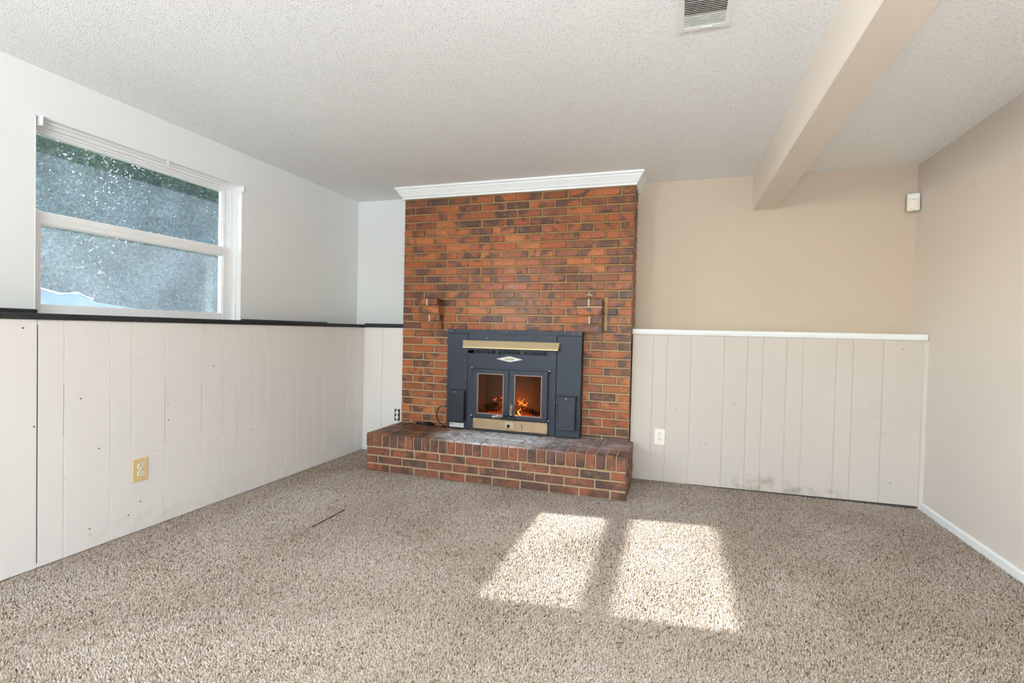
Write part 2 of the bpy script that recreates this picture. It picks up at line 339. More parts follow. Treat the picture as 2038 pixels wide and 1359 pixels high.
tag(b.build('wall_left', M['white_wall']), 'white painted left wall around the window above the ledge', 'wall', kind='structure')
tag(MB().box(-2.86, -2.2, YU, 4.25, 0, ZC).build('wall_back_left', M['white_wall']), 'narrow white wall between left corner and brick chimney', 'wall', kind='structure')
tag(MB().box(-2.2, 1.7, YU, 4.25, 0, ZC).build('wall_back', M['beige_wall']), 'beige upper back wall right of the brick chimney', 'wall', kind='structure')
tag(MB().box(XR, 1.7, YR - .1, 4.1, 0, ZC).build('wall_right', M['right_wall']), 'plain warm beige right wall', 'wall', kind='structure')
b = MB().box(-3.02, -1.85, YR - .1, YR, 0, ZC).box(0.95, 1.7, YR - .1, YR, 0, ZC).box(-1.85, .95, YR - .1, YR, 2.1, ZC)
tag(b.build('wall_rear', M['white_wall']), 'white rear wall with an added wide glass door, behind the viewer', 'wall', kind='structure')

# panelled lower walls: backing plus separate panels
def panelled(name, label, axis, face, edges, z0, z1, m, lo, hi, gap=0.0022, dark=()):
    if axis == 'X': bk = MB().box(XL - .0, face - .0035, lo, hi, 0, ZL - .03)
    else: bk = MB().box(lo, hi, face + .0035, YU, 0, ZL - .03)
    o = bk.build(name, m); tag(o, label, 'wall', kind='structure')
    for a0, a1 in zip(edges, edges[1:]):
        g0 = gap * (2.0 if a0 in dark else 1) / 2; g1 = gap * (2.0 if a1 in dark else 1) / 2
        p = MB()
        if axis == 'X': p.box(face - .0045, face, a0 + g0, a1 - g1, z0, z1, .0009)
        else: p.box(a0 + g0, a1 - g1, face, face + .0045, z0, z1, .0009)
        p.build('panel', m, o)
    return o
wl = panelled('wall_left_lower', 'white painted grooved panelling on the lower left wall under the black ledge', 'X', XLW,
    [YR, -2.2, -1.8, -1.4, -1.0, -.6, -.2, .2, .55, .85, 1.15, 1.30, 1.452, 1.552, 1.751, 1.852, 2.03, 2.254, 2.399, 2.504, 2.637, 2.744, 2.93, 3.04, 3.22, 3.34, 3.46, 3.62, 3.74, 3.862],
    0.0, 1.083, M['panel_white'], YR, YU, dark=(1.452,))
wbl = panelled('wall_back_left_lower', 'white panelled strip of lower wall between left corner and brick fireplace', 'Y', YW, [XLW + .001, -2.43, -2.2], 0.0, 1.086, M['panel_white'], XLW - .005, -2.2)
gr = [-.296] + [x * 1.0086 for x in (-.144, -.047, .116, .336, .485, .583, .728, .828, 1.022, 1.117, 1.285)] + [1.512]
wbr = panelled('wall_back_right_lower', 'cream painted grooved panelling on the lower back wall under the white ledge', 'Y', YW, gr, 0.0, 1.077, M['panel_cream'], -.296, XR, gap=0.003, dark=(gr[8], gr[7]))
MB().prism([(.10, -.004), (1.51, -.004), (1.51, .016), (.10, .0015)], 'Y', YW - .0015, YW + .003).build('gap_shade_strip', M['dark_gap'], wbr)  # dark strip painted as the shade of the gap below the panels
# panelling nail dots
for (x, z) in ((.03, .54), (.23, .30), (.19, .31), (.42, .60), (1.40, 1.02), (1.36, .15)):
    MB().prism([(x + .003 * math.cos(a), z + .003 * math.sin(a)) for a in np.linspace(0, 6.0, 8)], 'Y', YW - .0006, YW + .001).build('nail_hole', M['slot'], wbr)
for (y, z) in ((1.40, 1.045), (1.62, .72), (1.70, .47), (1.90, .15), (1.84, .10), (2.33, .83), (2.05, .55), (1.66, .095), (1.44, .62), (2.62, .40)):
    MB().prism([(y + .0045 * math.cos(a), z + .003 * math.sin(a)) for a in np.linspace(0, 6.0, 8)], 'X', XLW - .001, XLW + .0006).build('nail_hole', M['dark_gap'], wl)

for y, z0, z1 in ((1.452, .02, 1.06), (2.03, .42, .78), (2.254, .46, .74), (2.399, .40, .78), (2.504, .33, .70), (1.552, .55, .80)):
    w_ = .0011 if y < 1.5 else .0005; MB().box(XLW - .002, XLW - .0006, y - w_, y + w_, z0, z1).build('groove_line', M['dark_gap'] if y < 1.5 else M['groove'], wl)  # thin dark and brown strips along parts of some grooves
# ledges and trims
t = MB().box(XL, XLW + .004, YR, YU, 1.088, ZL - .006).box(XLW - .006, XLW + .009, YR, YW + .0, 1.082, ZL - .003, .003)
tag(t.build('trim_1', M['black_trim']), 'black ledge trim running along the left wall under the window', 'trim', kind='structure')
t = MB().box(XLW + .012, -2.203, YW - .012, YU, 1.088, ZL + .001).box(XLW + .012, -2.203, YW - .014, YW + .004, 1.087, ZL + .007, .003)
tag(t.build('trim_2', M['black_trim']), 'short black ledge trim between left corner and brick fireplace', 'trim', kind='structure')
t = MB().box(XL, XL + .02, 0.4, WY0 + .004, ZL - .004, ZL + .018, .004).box(XL, XL + .015, WY1, WY1 + .9, ZL - .004, ZL + .008, .003)
tag(t.build('trim_3', M['black_trim']), 'rough black bead along the base of the upper left wall', 'trim', kind='structure')
t = MB().box(-.296, XR, YW - .004, YU, 1.090, 1.112).prism([(YW + .002, 1.075), (YW - .014, 1.080), (YW - .018, 1.096), (YW - .014, 1.116), (YW + .004, 1.118)], 'X', -.298, 1.527)
tag(t.build('trim_4', M['trim_white']), 'white ledge cap moulding along the cream panelling', 'trim', kind='structure')
prof = [(0.0, 2.166), (.010, 2.166), (.013, 2.178), (.024, 2.190), (.026, 2.196), (.048, 2.228), (.052, 2.238), (.062, 2.242), (.064, ZC), (0, ZC)]
bm = bmesh.new(); rings = []
for o_, z in prof: rings.append([bm.verts.new(c) for c in ((-2.2 - o_, YU, z), (-2.2 - o_, YB - o_, z), (-.3 + o_, YB - o_, z), (-.3 + o_, YU, z))])
for r0, r1 in zip(rings, rings[1:]):
    for k in range(3): bm.faces.new((r0[k], r0[k + 1], r1[k + 1], r1[k]))
bmesh.ops.recalc_face_normals(bm, faces=list(bm.faces)); me = bpy.data.meshes.new('trim_5'); bm.to_mesh(me); bm.free()
tag(link('trim_5', me, M['trim_white']), 'white crown moulding wrapping the top of the brick chimney', 'moulding', kind='structure')
a = [(XR, YW)] + [(XR - .022 * math.cos(t_), YW - .022 * math.sin(t_)) for t_ in np.linspace(0, math.pi / 2, 6)]
tag(MB().prism(a, 'Z', 0.0, 1.077).build('trim_6', M['panel_cream']), 'thin vertical corner bead where cream panelling meets right wall', 'trim', kind='structure')
tag(MB().prism([(XR, -.005), (XR - .012, -.005), (XR - .012, .036), (XR - .006, .044), (XR, .045)], 'Y', YR, YW - .024).build('baseboard_right', M['trim_white']), 'low white baseboard along the right wall', 'baseboard', kind='structure')
tag(MB().box(.520, .672, YR, YU, 2.008, ZC, .002).build('ceiling_beam', M['beam']), 'boxed beige beam running along the ceiling to the back wall', 'beam', kind='structure')

# ------------------------------------------------------------------ window in the left wall
def window(name, label, y0, y1, glassm, screen=True):
    w = thing(name, (-2.93, (y0 + y1) / 2, WZ0), label, 'window', kind='structure')
    z0, z1 = WZ0, WZ1; v = M['vinyl']
    f = MB()     # stepped outer frame
    for xa, xb, t_ in ((-2.912, -2.890, .013), (-2.932, -2.912, .030), (-2.958, -2.932, .043), (-3.0, -2.958, .052)):
        f.box(xa, xb, y0, y0 + t_ * .5, z0, z1).box(xa, xb, y1 - t_, y1, z0, z1).box(xa, xb, y0 + t_ * .5, y1 - t_, z1 - t_ * .9, z1).box(xa, xb, y0 + t_ * .5, y1 - t_, z0, z0 + t_ * .6)
    f.build('frame', v, w)
    j = MB().box(-2.892, XL + .001, y1 - .003, y1, z0, z1).box(-2.892, XL + .001, y0, y0 + .003, z0, z1).box(-2.892, XL + .001, y0, y1, z1 - .003, z1)
    j.build('jamb_liner', v, w)
    def sash(n, xa, xb, ya, yb, za, zb, gl, top, bot, near, far, pm):
        s = MB().box(xa, xb, ya, ya + near, za, zb, .0015).box(xa, xb, yb - far, yb, za, zb, .0015).box(xa, xb, ya + near, yb - far, zb - top, zb).box(xa, xb, ya + near, yb - far, za, za + bot)
        xm = (xa + xb) / 2     # glazing bead, stepped in
        for (p0, p1, q0, q1) in ((ya + near, ya + near + .006, za + bot, zb - top), (yb - far - .008, yb - far, za + bot, zb - top), (ya + near + .006, yb - far - .008, zb - top - .007, zb - top), (ya + near + .006, yb - far - .008, za + bot, za + bot + .006)):
            s.box(xm - .008, xb - .007, p0, p1, q0, q1)
        so = s.build(n, v, w)
        MB().box(xm - .003, xm + .001, ya + near - .004, yb - far + .004, za + bot - .004, zb - top + .004).build('pane', pm, so)
        return so
    dy = y0 - WY0
    up = sash('upper_sash', -2.972, -2.944, y0 + .012, y1 - .046, 1.555, 2.000, None, .012, .050, .022, .022, glassm)
    lo = sash('lower_sash', -2.940, -2.912, y0 + .012, y1 - .030, 1.112, 1.602, None, .055, .040, .044, .060, glassm)
    MB().box(-2.9115, -2.909, y0 + .05, y1 - .06, 1.576, 1.579).build('rail_groove', M['trim_white'], lo)
    k = MB().box(-2.9125, -2.904, (y0 + y1) / 2 - .02, (y0 + y1) / 2 + .02, 1.108, 1.118, .002); k.build('lift_tab', v, lo)
    if screen:
        sc = MB().box(-2.995, -2.993, y0 + .01, y1 - .02, z0 + .03, 1.575).build('insect_screen', M['screen'], w)
    return w
win = window('window_1', 'white double hung window with dusty panes on the left wall', WY0, WY1, M['pane'])
win2 = window('window_2', 'white double hung window on the left wall beside the viewer', -1.75, -0.55, M['clear'], False)
# sliding glass door added in the unseen rear wall to carry fill light
dr = thing('added_door_1', (-.45, YR, 0), 'wide white framed glass door added in the unseen rear wall for fill light', 'door', kind='structure')
f = MB()
for x in (-1.85, -.50, .90): f.box(x, x + .05, YR - .08, YR - .02, 0, 2.1)
f.box(-1.85, .95, YR - .08, YR - .02, 2.05, 2.1).box(-1.85, .95, YR - .08, YR - .02, 0, .05).build('frame', M['vinyl'], dr)
for x in (-1.80, -.45): MB().box(x, x + 1.35, YR - .055, YR - .05, .05, 2.05).build('pane', M['clear'], dr)
# blind brackets left over the window
def bracket(y, end, label):
    k = thing('blind_bracket', (XL, y, 2.01), label, 'bracket', 'blind brackets over the window')
    s = -1 if end == 'far' else 1
    MB().box(XL - .03, XL + .022, y - .014, y + .014, 2.030, 2.034, .0008).build('top_plate', M['vinyl'], k)
    if end != 'mid':
        yy = y + .013 * -s
        MB().box(XL - .03, XL + .022, min(yy, yy + .003 * s), max(yy, yy + .003 * s), 1.990, 2.032, .0008).build('side_plate', M['vinyl'], k)
    else: MB().box(XL + .016, XL + .019, y - .008, y + .008, 1.998, 2.032, .0008).build('clip', M['vinyl'], k)
    MB().sphere((XL + .0, y, 2.028), .0035, 1, 1, .6).build('screw', M['chrome'], k)
bracket(WY0 + .03, 'near', 'small white blind bracket at the left end of the window head')
bracket(2.20, 'mid', 'small white blind bracket in the middle of the window head')
bracket(WY1 - .017, 'far', 'small white blind bracket at the right end of the window head')

# ------------------------------------------------------------------ brick meshes
def brick_mesh(name, lx, ly, lz, bev, seed, seg=1):
    r = random.Random(seed); b = bmesh.new(); bmesh.ops.create_cube(b, size=1)
    for v in b.verts: v.co = Vector((v.co.x * lx + r.uniform(-.0016, .0016), v.co.y * ly + r.uniform(-.0012, .0012), v.co.z * lz + r.uniform(-.0014, .0014)))
    bmesh.ops.bevel(b, geom=list(b.edges), offset=bev, segments=seg, affect='EDGES', profile=0.5)
    me = bpy.data.meshes.new(name); b.to_mesh(me); b.free(); return me
BM = [brick_mesh('brick', .188, .090, .0510, .0040, i) for i in range(6)]
def put_brick(parent, meshes, cx, cy, cz, sx=1, sy=1, sz=1, rz=0.0, material=None):
    me = random.choice(meshes)
    if not me.materials: me.materials.append(material)
    o = bpy.data.objects.new('brick', me); COL.objects.link(o); adopt(o, parent)
    o.location = (cx, cy + random.uniform(-.0015, .0015), cz + random.uniform(-.001, .001)); o.scale = (sx, sy, sz); o.rotation_euler = (0, 0, rz); return o

# chimney breast
XB0, MOD, COURSE, ZTOP = -2.2, .2, .0638, 2.1305
OX0, OX1, OZ = -1.70, -.69, 1.040           # opening behind the stove
ch = thing('brick_chimney', (-1.25, YB, .29), 'floor to ceiling red brick chimney wall behind the stove', 'fireplace')
c = MB().box(-2.196, OX0, YB + .007, YU - .003, .284, 2.17).box(OX1, -.304, YB + .007, YU - .003, .284, 2.17).box(OX0, OX1, YB + .007, YU - .003, OZ, 2.17)
c.build('mortar', M['mortar'], ch)
corb = {13: .125, 14: .100, 15: .075, 16: .036}
for r in range(30):
    z = ZTOP - COURSE * r; szz = 1.0
    if r == 29: z = .3005; szz = .34
    edges = [0] + ([i * MOD for i in range(1, 10)] if r % 2 == 0 else [MOD / 2 + i * MOD for i in range(0, 9)]) + [1.9]
    for e0, e1 in zip(edges, edges[1:]):
        x0, x1 = XB0 + e0, XB0 + e1
        segs = [(x0, x1)]
        if z - .03 < OZ - .02: segs = [s for s in ((x0, min(x1, OX0)), (max(x0, OX1), x1)) if s[1] - s[0] > .03]
        for a0, a1 in segs:
            w = a1 - a0 - .010 + random.uniform(-.003, .003)
            if w < .02: continue
            put_brick(ch, BM, (a0 + a1) / 2, YB + .045, z, w / .190, 1, szz, 0, M['brick'])
    if r in corb:     # mantel corbels, stepping out towards the top
        d = corb[r]
        for c0, c1 in ((-2.005, -1.817), (-.697, -.507)):
            pr = [(c0, (c0 + c1) / 2 - .005), ((c0 + c1) / 2 + .005, c1)] if r % 2 == 1 else [(c0, c1)]
            for a0, a1 in pr:
                o = put_brick(ch, BM, (a0 + a1) / 2, YB - d / 2 + .004, z, (a1 - a0) / .190, (d + .008) / .09, 1.03, 0, M['brick'])
            if r % 2 == 1: MB().box((c0 + c1) / 2 - .006, (c0 + c1) / 2 + .006, YB - d + .003, YB + .01, z - .027, z + .027).build('mortar_joint', M['pale_mortar'], ch)
            if r > 13: MB().box(c0 + .004, c1 - .004, YB - d + .008, YB + .01, z + .024, z + .04).build('mortar_joint', M['pale_mortar'] if r == 14 and c0 > -1 else M['mortar'], ch)
    if z > 1.12:      # right return of the chimney above the ledge
        put_brick(ch, BM, -.345, 3.99, z, .19 / .19, 1, 1, math.pi / 2, M['brick'])
# mortar smears left where the mantel was pulled off
bm_ = MB().prism([(-.625, 1.352), (-.612, 1.362), (-.600, 1.392), (-.594, 1.366), (-.570, 1.350)], 'Y', YB - .11, YB - .09, .002); bm_.build('mortar_smear', M['mortar_smear'], ch)
for x0, x1, z0, z1 in ((-.500, -.480, 1.10, 1.345),):
    pts = [(x0 + random.uniform(-.004, .004), z) for z in np.linspace(z0, z1, 9)] + [(x1 + random.uniform(-.005, .005), z) for z in np.linspace(z1, z0, 9)]
    MB().prism(pts, 'Y', YB - .004, YB + .004).build('mortar_smear', M['mortar_smear'], ch)

# raised hearth
HX0, HX1, HY = -2.2, -.268, 3.297
he = thing('brick_hearth', (-1.23, 3.55, 0), 'raised red brick hearth with ash in front of the stove', 'hearth')
MB().box(HX0 + .006, HX1 - .006, HY + .006, YB + .008, 0, .2845).build('mortar', M['hearth_mortar'], he)
for r, z in enumerate((.029, .0910, .1530)):
    m0 = 1.932 / 9.5
    edges = [0] + ([i * m0 for i in range(1, 10)] if r % 2 == 0 else [m0 / 2 + i * m0 for i in range(9)]) + [1.932]
    for e0, e1 in zip(edges, edges[1:]): put_brick(he, BM, HX0 + (e0 + e1) / 2, HY + .045, z, (e1 - e0 - .0095) / .190, 1, .97, 0, M['hearth_brick'] if False else None)
    ys = (3.397, 3.597, 3.797) if r % 2 == 0 else (3.397, 3.497, 3.697, 3.86)
    for y0, y1 in zip(ys, ys[1:]):
        put_brick(he, BM, HX1 - .045, (y0 + y1) / 2, z, (y1 - y0 - .01) / .19, 1, .97, math.pi / 2, None)
RM = [brick_mesh('rowlock_brick', .0575, .190, .097, .0065, 40 + i, 2) for i in range(5)]
NR = 29; pit = 1.932 / NR
for i in range(NR):
    x = HX0 + (i + .5) * pit
    put_brick(he, RM, x, HY + .095 - .003, .2405, 1, 1, 1, 0, M['hearth_brick'])
    if x < HX1 - .20:
        put_brick(he, RM, x, HY + .295, .2405, 1, 1, 1, 0, M['hearth_brick'])
        put_brick(he, RM, x, HY + .449, .2400, 1, .104 / .19, 1, 0, M['hearth_brick'])
for k in range(5):
    y = HY + .195 + .006 + (k + .5) * .0605
    put_brick(he, RM, HX1 - .095, y, .2405, .9, 1, 1, math.pi / 2, M['hearth_brick'])
# front and side courses use the darker hearth clay: give the hearth its own copies of the brick data
HB = [m_.copy() for m_ in BM]
for m_ in HB: m_.materials.clear(); m_.materials.append(M['hearth_brick'])
for o in he.children:
    if o.name.startswith('brick') and o.data in BM: o.data = HB[BM.index(o.data)]

# ------------------------------------------------------------------ fireplace insert stove
YF = 3.72
st = thing('stove_insert', (-1.19, YF, .29), 'blue grey steel wood stove insert with two glass doors', 'stove')
SX0, SX1, SZ0, SZ1 = -1.738, -.650, .2915, 1.086
sm = M['steel']
MB().box(SX0, SX1, YF + .004, YB + .006, 1.054, SZ1, .002).box(SX0, SX1, YF, YF + .004, 1.054, SZ1).build('top_flange', sm, st)
MB().box(SX0, -1.5615, YF + .002, YB - .002, SZ0, 1.0525, .003).build('side_panel', sm, st)
MB().box(-.8385, SX1, YF + .002, YB - .002, SZ0, 1.0525, .003).build('side_panel', sm, st)
fp = MB()    # front plate with an opening for the doors and slots for the warm air
vents = [(-1.508, -1.321), (-1.302, -1.116), (-1.094, -.905)]
fp.box(-1.5585, -1.495, YF, YF + .03, SZ0, 1.0525).box(-.905, -.8415, YF, YF + .03, SZ0, 1.0525)
fp.box(-1.495, -.905, YF, YF + .03, .770, .899).box(-1.495, -.905, YF, YF + .03, .922, 1.0525).box(-1.495, -.905, YF, YF + .03, SZ0, .405)
xs = [-1.508] + [x for g in vents for x in g] + [-.905]
fp.box(-1.56, -1.508, YF, YF + .03, .899, .922)
for (g0, g1), (h0, h1) in zip(vents, vents[1:] + [(-.905, -.905)]):
    cw = (g1 - g0) / 5
    for i in range(5):
        fp.box(g0 + i * cw + cw * .84, g0 + (i + 1) * cw, YF, YF + .012, .899, .922)
    fp.box(g1, h0, YF, YF + .03, .899, .922)
    for zz in (.9055, .914): fp.box(g0, g1, YF + .001, YF + .010, zz, zz + .0022)
fp.build('front_plate', sm, st)
MB().box(-1.51, -.90, YF + .022, YF + .028, .897, .924).build('vent_backing', M['slot'], st)
# firebox lining
fb = MB().box(-1.53, -.88, 4.02, 4.04, .37, .82).box(-1.53, -1.51, 3.752, 4.03, .37, .82).box(-.90, -.88, 3.752, 4.03, .37, .82).box(-1.53, -.88, 3.752, 4.03, .80, .82).box(-1.53, -.88, 3.752, 4.03, .365, .392)
fb.build('firebox', M['soot'], st)
# awning (heat deflector)
aw = MB(); aw.prism([(YF, 1.000), (YF - .012, 1.000), (YF - .062, .950), (YF - .062, .941), (YF - .058, .941), (YF - .052, .950), (YF - .010, .993), (YF, .993)], 'X', -1.605, -.816, .0012)
for v_ in aw.bm.verts:
    if v_.co.x < -1.2: v_.co.x += .026 * max(0, (YF - v_.co.y) / .062)
awo = aw.build('awning', M['awning'], st)
for x in (-.819,): MB().prism([(YF, 1.000), (YF - .010, .998), (YF - .060, .948), (YF - .058, .943), (YF, .955)], 'X', x, x + .003).build('end_cap', M['awning'], awo)
for x in (-1.58, -1.21, -.84): MB().sphere((x, YF - .04, .974), .0035, 1, 1, 1, 8, 6).build('rivet', M['brass'], awo)
# badge
bd = MB().prism([(-1.321, .862), (-1.21, .885), (-1.099, .862), (-1.21, .839)], 'Y', YF - .005, YF + .001, .001).build('badge', M['badge'], st)
MB().prism([(-1.255, .862), (-1.235, .870), (-1.185, .870), (-1.165, .862), (-1.185, .854), (-1.235, .854)], 'Y', YF - .0075, YF - .004, .0008).build('inlay', M['badge_in'], bd)
for x in (-1.285, -1.135): MB().sphere((x, YF - .005, .862), .003, 1, .6, 1, 8, 6).build('rivet', M['brass'], bd)
# doors
def door(x0, x1, gx0, gx1):
    z0, z1, g0, g1 = .398, .780, .432, .743
    d = MB().box(x0, gx0, YF - .030, YF - .002, z0, z1, .002).box(gx1, x1, YF - .030, YF - .002, z0, z1, .002).box(gx0, gx1, YF - .030, YF - .002, g1, z1, .002).box(gx0, gx1, YF - .030, YF - .002, z0, g0, .002)
    o = d.build('door', sm, st)
    e = MB().box(gx0 - .003, gx0 + .004, YF - .033, YF - .012, g0 - .004, g1 + .004, .001).box(gx1 - .004, gx1 + .003, YF - .033, YF - .012, g0 - .004, g1 + .004, .001)
    e.box(gx0, gx1, YF - .033, YF - .012, g1 - .004, g1 + .003, .001).box(gx0, gx1, YF - .033, YF - .012, g0 - .003, g0 + .004, .001)
    e.build('glass_retainer', M['copper_edge'], o)
    MB().box(gx0 + .002, gx1 - .002, YF - .019, YF - .015, g0 + .002, g1 - .002).build('glass', M['stove_glass'], o)
    return o
dl = door(-1.505, -1.2035, -1.459, -1.247); drr = door(-1.2005, -.897, -1.155, -.943)
for dd, x in ((dl, -1.514), (drr, -.887)):
    for z in (.776, .402):
        MB().tube([(x, YF - .018, z - .012), (x, YF - .018, z + .008)], .0075, 10).build('hinge', M['black_iron'], dd)
        MB().sphere((x, YF - .020, z + .008), .0085, 1, 1, .9).build('hinge_ball', M['chrome'], dd, True)
def coil_handle(dd, p0, p1, n, stem):
    p0, p1 = Vector(p0), Vector(p1); L_ = (p1 - p0); ax = L_.normalized()
    a = ax.cross(Vector((0, 1, 0))).normalized(); c = ax.cross(a)
    pts, K = [], n * 14
    for i in range(K + 1):
        t_ = i / K; rad = .0165 * (0.62 + .38 * math.sin(math.pi * min(1, t_ * 1.05)))
        an = t_ * n * 2 * math.pi; pts.append(p0 + L_ * t_ + (a * math.cos(an) + c * math.sin(an)) * rad)
    h = MB().tube(pts, .0042, 6).build('coil_handle', M['chrome'], dd, True)
    MB().tube([p0 + (p0 - p1) * .02, p0, p1], .006, 8).build('handle_core', M['chrome'], h)
    MB().tube([p0 + ax * .005] + [Vector(q) for q in stem], .0075, 8).build('handle_arm', M['black_iron'], dd)
coil_handle(dl, (-1.236, YF - .070, .430), (-1.316, YF - .084, .421), 7, [(-1.215, YF - .060, .430), (-1.207, YF - .025, .424)])
coil_handle(drr, (-1.166, YF - .070, .444), (-1.158, YF - .084, .526), 7, [(-1.170, YF - .060, .432), (-1.188, YF - .05, .424), (-1.19, YF - .02, .420)])
MB().prism([(-1.25, .404), (-1.195, .428), (-1.12, .402), (-1.19, .394)], 'Y', YF - .042, YF - .03, .002).build('latch_bar', M['black_iron'], st)
# ash-pan plate and draught knob
bp = MB().box(-1.496, -.893, YF - .024, YF + .001, .309, .392, .002).build('lower_plate', M['brass'], st)
MB().box(-1.500, -.889, YF - .026, YF + .001, .2915, .3085, .001).build('base_bar', M['black_iron'], st)
MB().box(-1.231, -1.160, YF - .0265, YF - .022, .328, .378, .0008).build('knob_plate', M['brass_pale'], bp)
MB().tube([(-1.196, YF - .026, .350), (-1.196, YF - .046, .350)], .007, 10).sphere((-1.196, YF - .05, .350), .0125, .8, .8, 1.15).build('draught_knob', M['black_iron'], bp, True)
for x, z in ((-1.484, .352), (-1.484, .322), (-.905, .382), (-.905, .322), (-1.158, .380)): MB().sphere((x, YF - .0245, z), .0035, 1, .6, 1, 8, 6).build('screw', M['black_iron'], bp)
MB().prism([(-1.098, .370), (-1.094, .371), (-1.086, .330), (-1.091, .329)], 'Y', YF - .0255, YF - .023).build('scratch', M['black_iron'], bp)
# blower covers
for x0, x1 in ((-1.702, -1.570), (-.812, -.680)):
    z0, z1 = .352, .600
    bx = MB().box(x0, x1, YF - .046, YF + .003, z0, z1, .003).box(x0 - .004, x1 + .006, YF - .052, YF + .003, z1 - .004, z1 + .004, .0015).build('blower_cover', M['steel'], st)
    MB().box(x0 + .004, x1 - .004, YF - .0485, YF - .045, z0 + .004, z1 - .022, .001).build('face_plate', M['steel_dark'] if x0 < -1 else M['steel'], bx)
    MB().sphere(((x0 + x1) / 2 - .004, YF - .050, z1 - .012), .0055, 1, .6, 1, 10, 6).build('screw', M['chrome'], bx, True)
sk = MB().box(-1.708, -1.584, YF - .001, YF + .003, .300, .336).build('rating_label', M['sticker'], st)
MB().box(-1.700, -1.688, YF - .0016, YF - .0005, .320, .333).build('red_mark', M['red'], sk)
for x, z in ((-1.722, 1.074), (-1.705, 1.070), (-1.24, 1.074), (-.715, 1.070), (-.668, 1.074), (-1.578, .70), (-.846, .55), (-1.40, 1.02)):
    MB().sphere((x, YF - .0005, z), .0042, 1, .6, 1, 8, 6).build('screw', M['chrome'], st, True)
MB().tube([(-1.705, YF + .004, 1.084), (-1.706, YF + .002, 1.100), (-1.705, YF + .004, 1.118)], .0025, 6).build('wire_stub', M['black_iron'], st)

# fire
def log(p0, p1, r0, r1, label):
    p0, p1 = Vector(p0), Vector(p1); n = 9; pts = [p0.lerp(p1, i / n) + Vector((0, random.uniform(-.003, .003), random.uniform(-.003, .003))) for i in range(n + 1)]
    o = MB().tube(pts, [r0 + (r1 - r0) * i / n + random.uniform(-.003, .003) for i in range(n + 1)], 9).build('firewood_log', M['log']); tag(o, label, 'log', 'logs burning in the stove')
log((-1.430, 3.81, .455), (-1.205, 3.84, .560), .036, .030, 'charred log slanting up to the right behind left stove door')
log((-1.40, 3.90, .424), (-1.10, 3.88, .424), .028, .028, 'low glowing log lying flat under the slanted logs')
log((-1.150, 3.82, .480), (-.985, 3.83, .425), .032, .030, 'charred log slanting down to the right behind right stove door')
em = MB()
for i in range(260): em.sphere((random.gauss(-1.20, .11), random.uniform(3.78, 3.95), .404 + random.uniform(0, .018)), random.uniform(.006, .013), 1, 1, .8, 6, 4)
tag(em.build('ember_bed', M['ember']), 'bed of glowing embers under the stove logs', 'embers', kind='stuff')
def flame(x, y, z, h, w, lean, label):
    b = bmesh.new(); n = 10; rings = []
    for i in range(n + 1):
        t_ = i / n; r = w * (math.sin(math.pi * min(1, t_ * .9 + .12)) ** 1.2) * (1 - t_ * .55) + .0008
        ox = lean * t_ * t_ + .010 * math.sin(t_ * 9 + x * 50); rings.append([b.verts.new((x + ox + r * math.cos(k * math.pi / 4), y + r * .55 * math.sin(k * math.pi / 4), z + h * t_)) for k in range(8)])
    for r0, r1 in zip(rings, rings[1:]):
        for k in range(8): b.faces.new((r0[k], r0[(k + 1) % 8], r1[(k + 1) % 8], r1[k]))
    b.faces.new(rings[0]); b.faces.new(rings[-1][::-1]); bmesh.ops.recalc_face_normals(b, faces=list(b.faces))
    me = bpy.data.meshes.new('flame'); b.to_mesh(me); b.free()
    for f_ in me.polygons: f_.use_smooth = True
    tag(link('flame', me, M['flame']), label, 'flame', 'flames in the stove')
flame(-1.365, 3.83, .505, .040, .009, .008, 'small flame at the upper edge of the slanted log, left door')
flame(-1.310, 3.85, .535, .040, .008, .016, 'short flame halfway along the slanted log, left door')
flame(-1.268, 3.86, .555, .065, .010, .020, 'tall flame above the slanted log near the left door post')
flame(-1.262, 3.79, .420, .085, .013, .006, 'orange flame below the slanted log, left door')
flame(-1.146, 3.80, .500, .060, .012, -.006, 'brightest flame beside the right door post')
flame(-1.120, 3.79, .495, .070, .010, .010, 'slim yellow flame above the right log')
flame(-1.094, 3.80, .490, .040, .008, .010, 'small flame resting on the right log')
flame(-1.142, 3.775, .405, .075, .009, .006, 'low flame in front of the crossing logs')
fl_ = bpy.data.lights.new('fire_glow', 'POINT'); fl_.energy = 2.2; fl_.color = (1.0, 0.42, 0.10); fl_.shadow_soft_size = .05
fo = bpy.data.objects.new('fire_glow', fl_); COL.objects.link(fo); fo.location = (-1.22, 3.90, .50)

# electric cord coiled on the hearth
pts = []
for i in range(60):
    t_ = i / 59; an = t_ * 3.3 * 2 * math.pi
    pts.append((-1.935 + (.070 + .012 * math.sin(i * 1.7)) * math.cos(an), 3.735 + (.026 + .004 * math.sin(i)) * math.sin(an), .297 + .012 * t_ + .004 * math.sin(an * 2)))
pts += [(-1.86, 3.700, .297), (-1.80, 3.690, .296), (-1.76, 3.700, .296), (-1.742, 3.735, .297)]
cd = MB().tube(pts, .0055, 7)
cdo = cd.build('power_cord', M['rubber'], None, True); tag(cdo, 'black power cord coiled on the hearth beside the stove', 'cord')
loop = [(-1.745, 3.74, .455)] + [(-1.775 - .055 * math.sin(a_), 3.735, .385 + .075 * math.cos(a_)) for a_ in np.linspace(.3, 2.7, 9)] + [(-1.765, 3.73, .302), (-1.742, 3.73, .297)]
MB().tube(loop, .006, 7).build('cord_loop', M['rubber'], cdo, True)

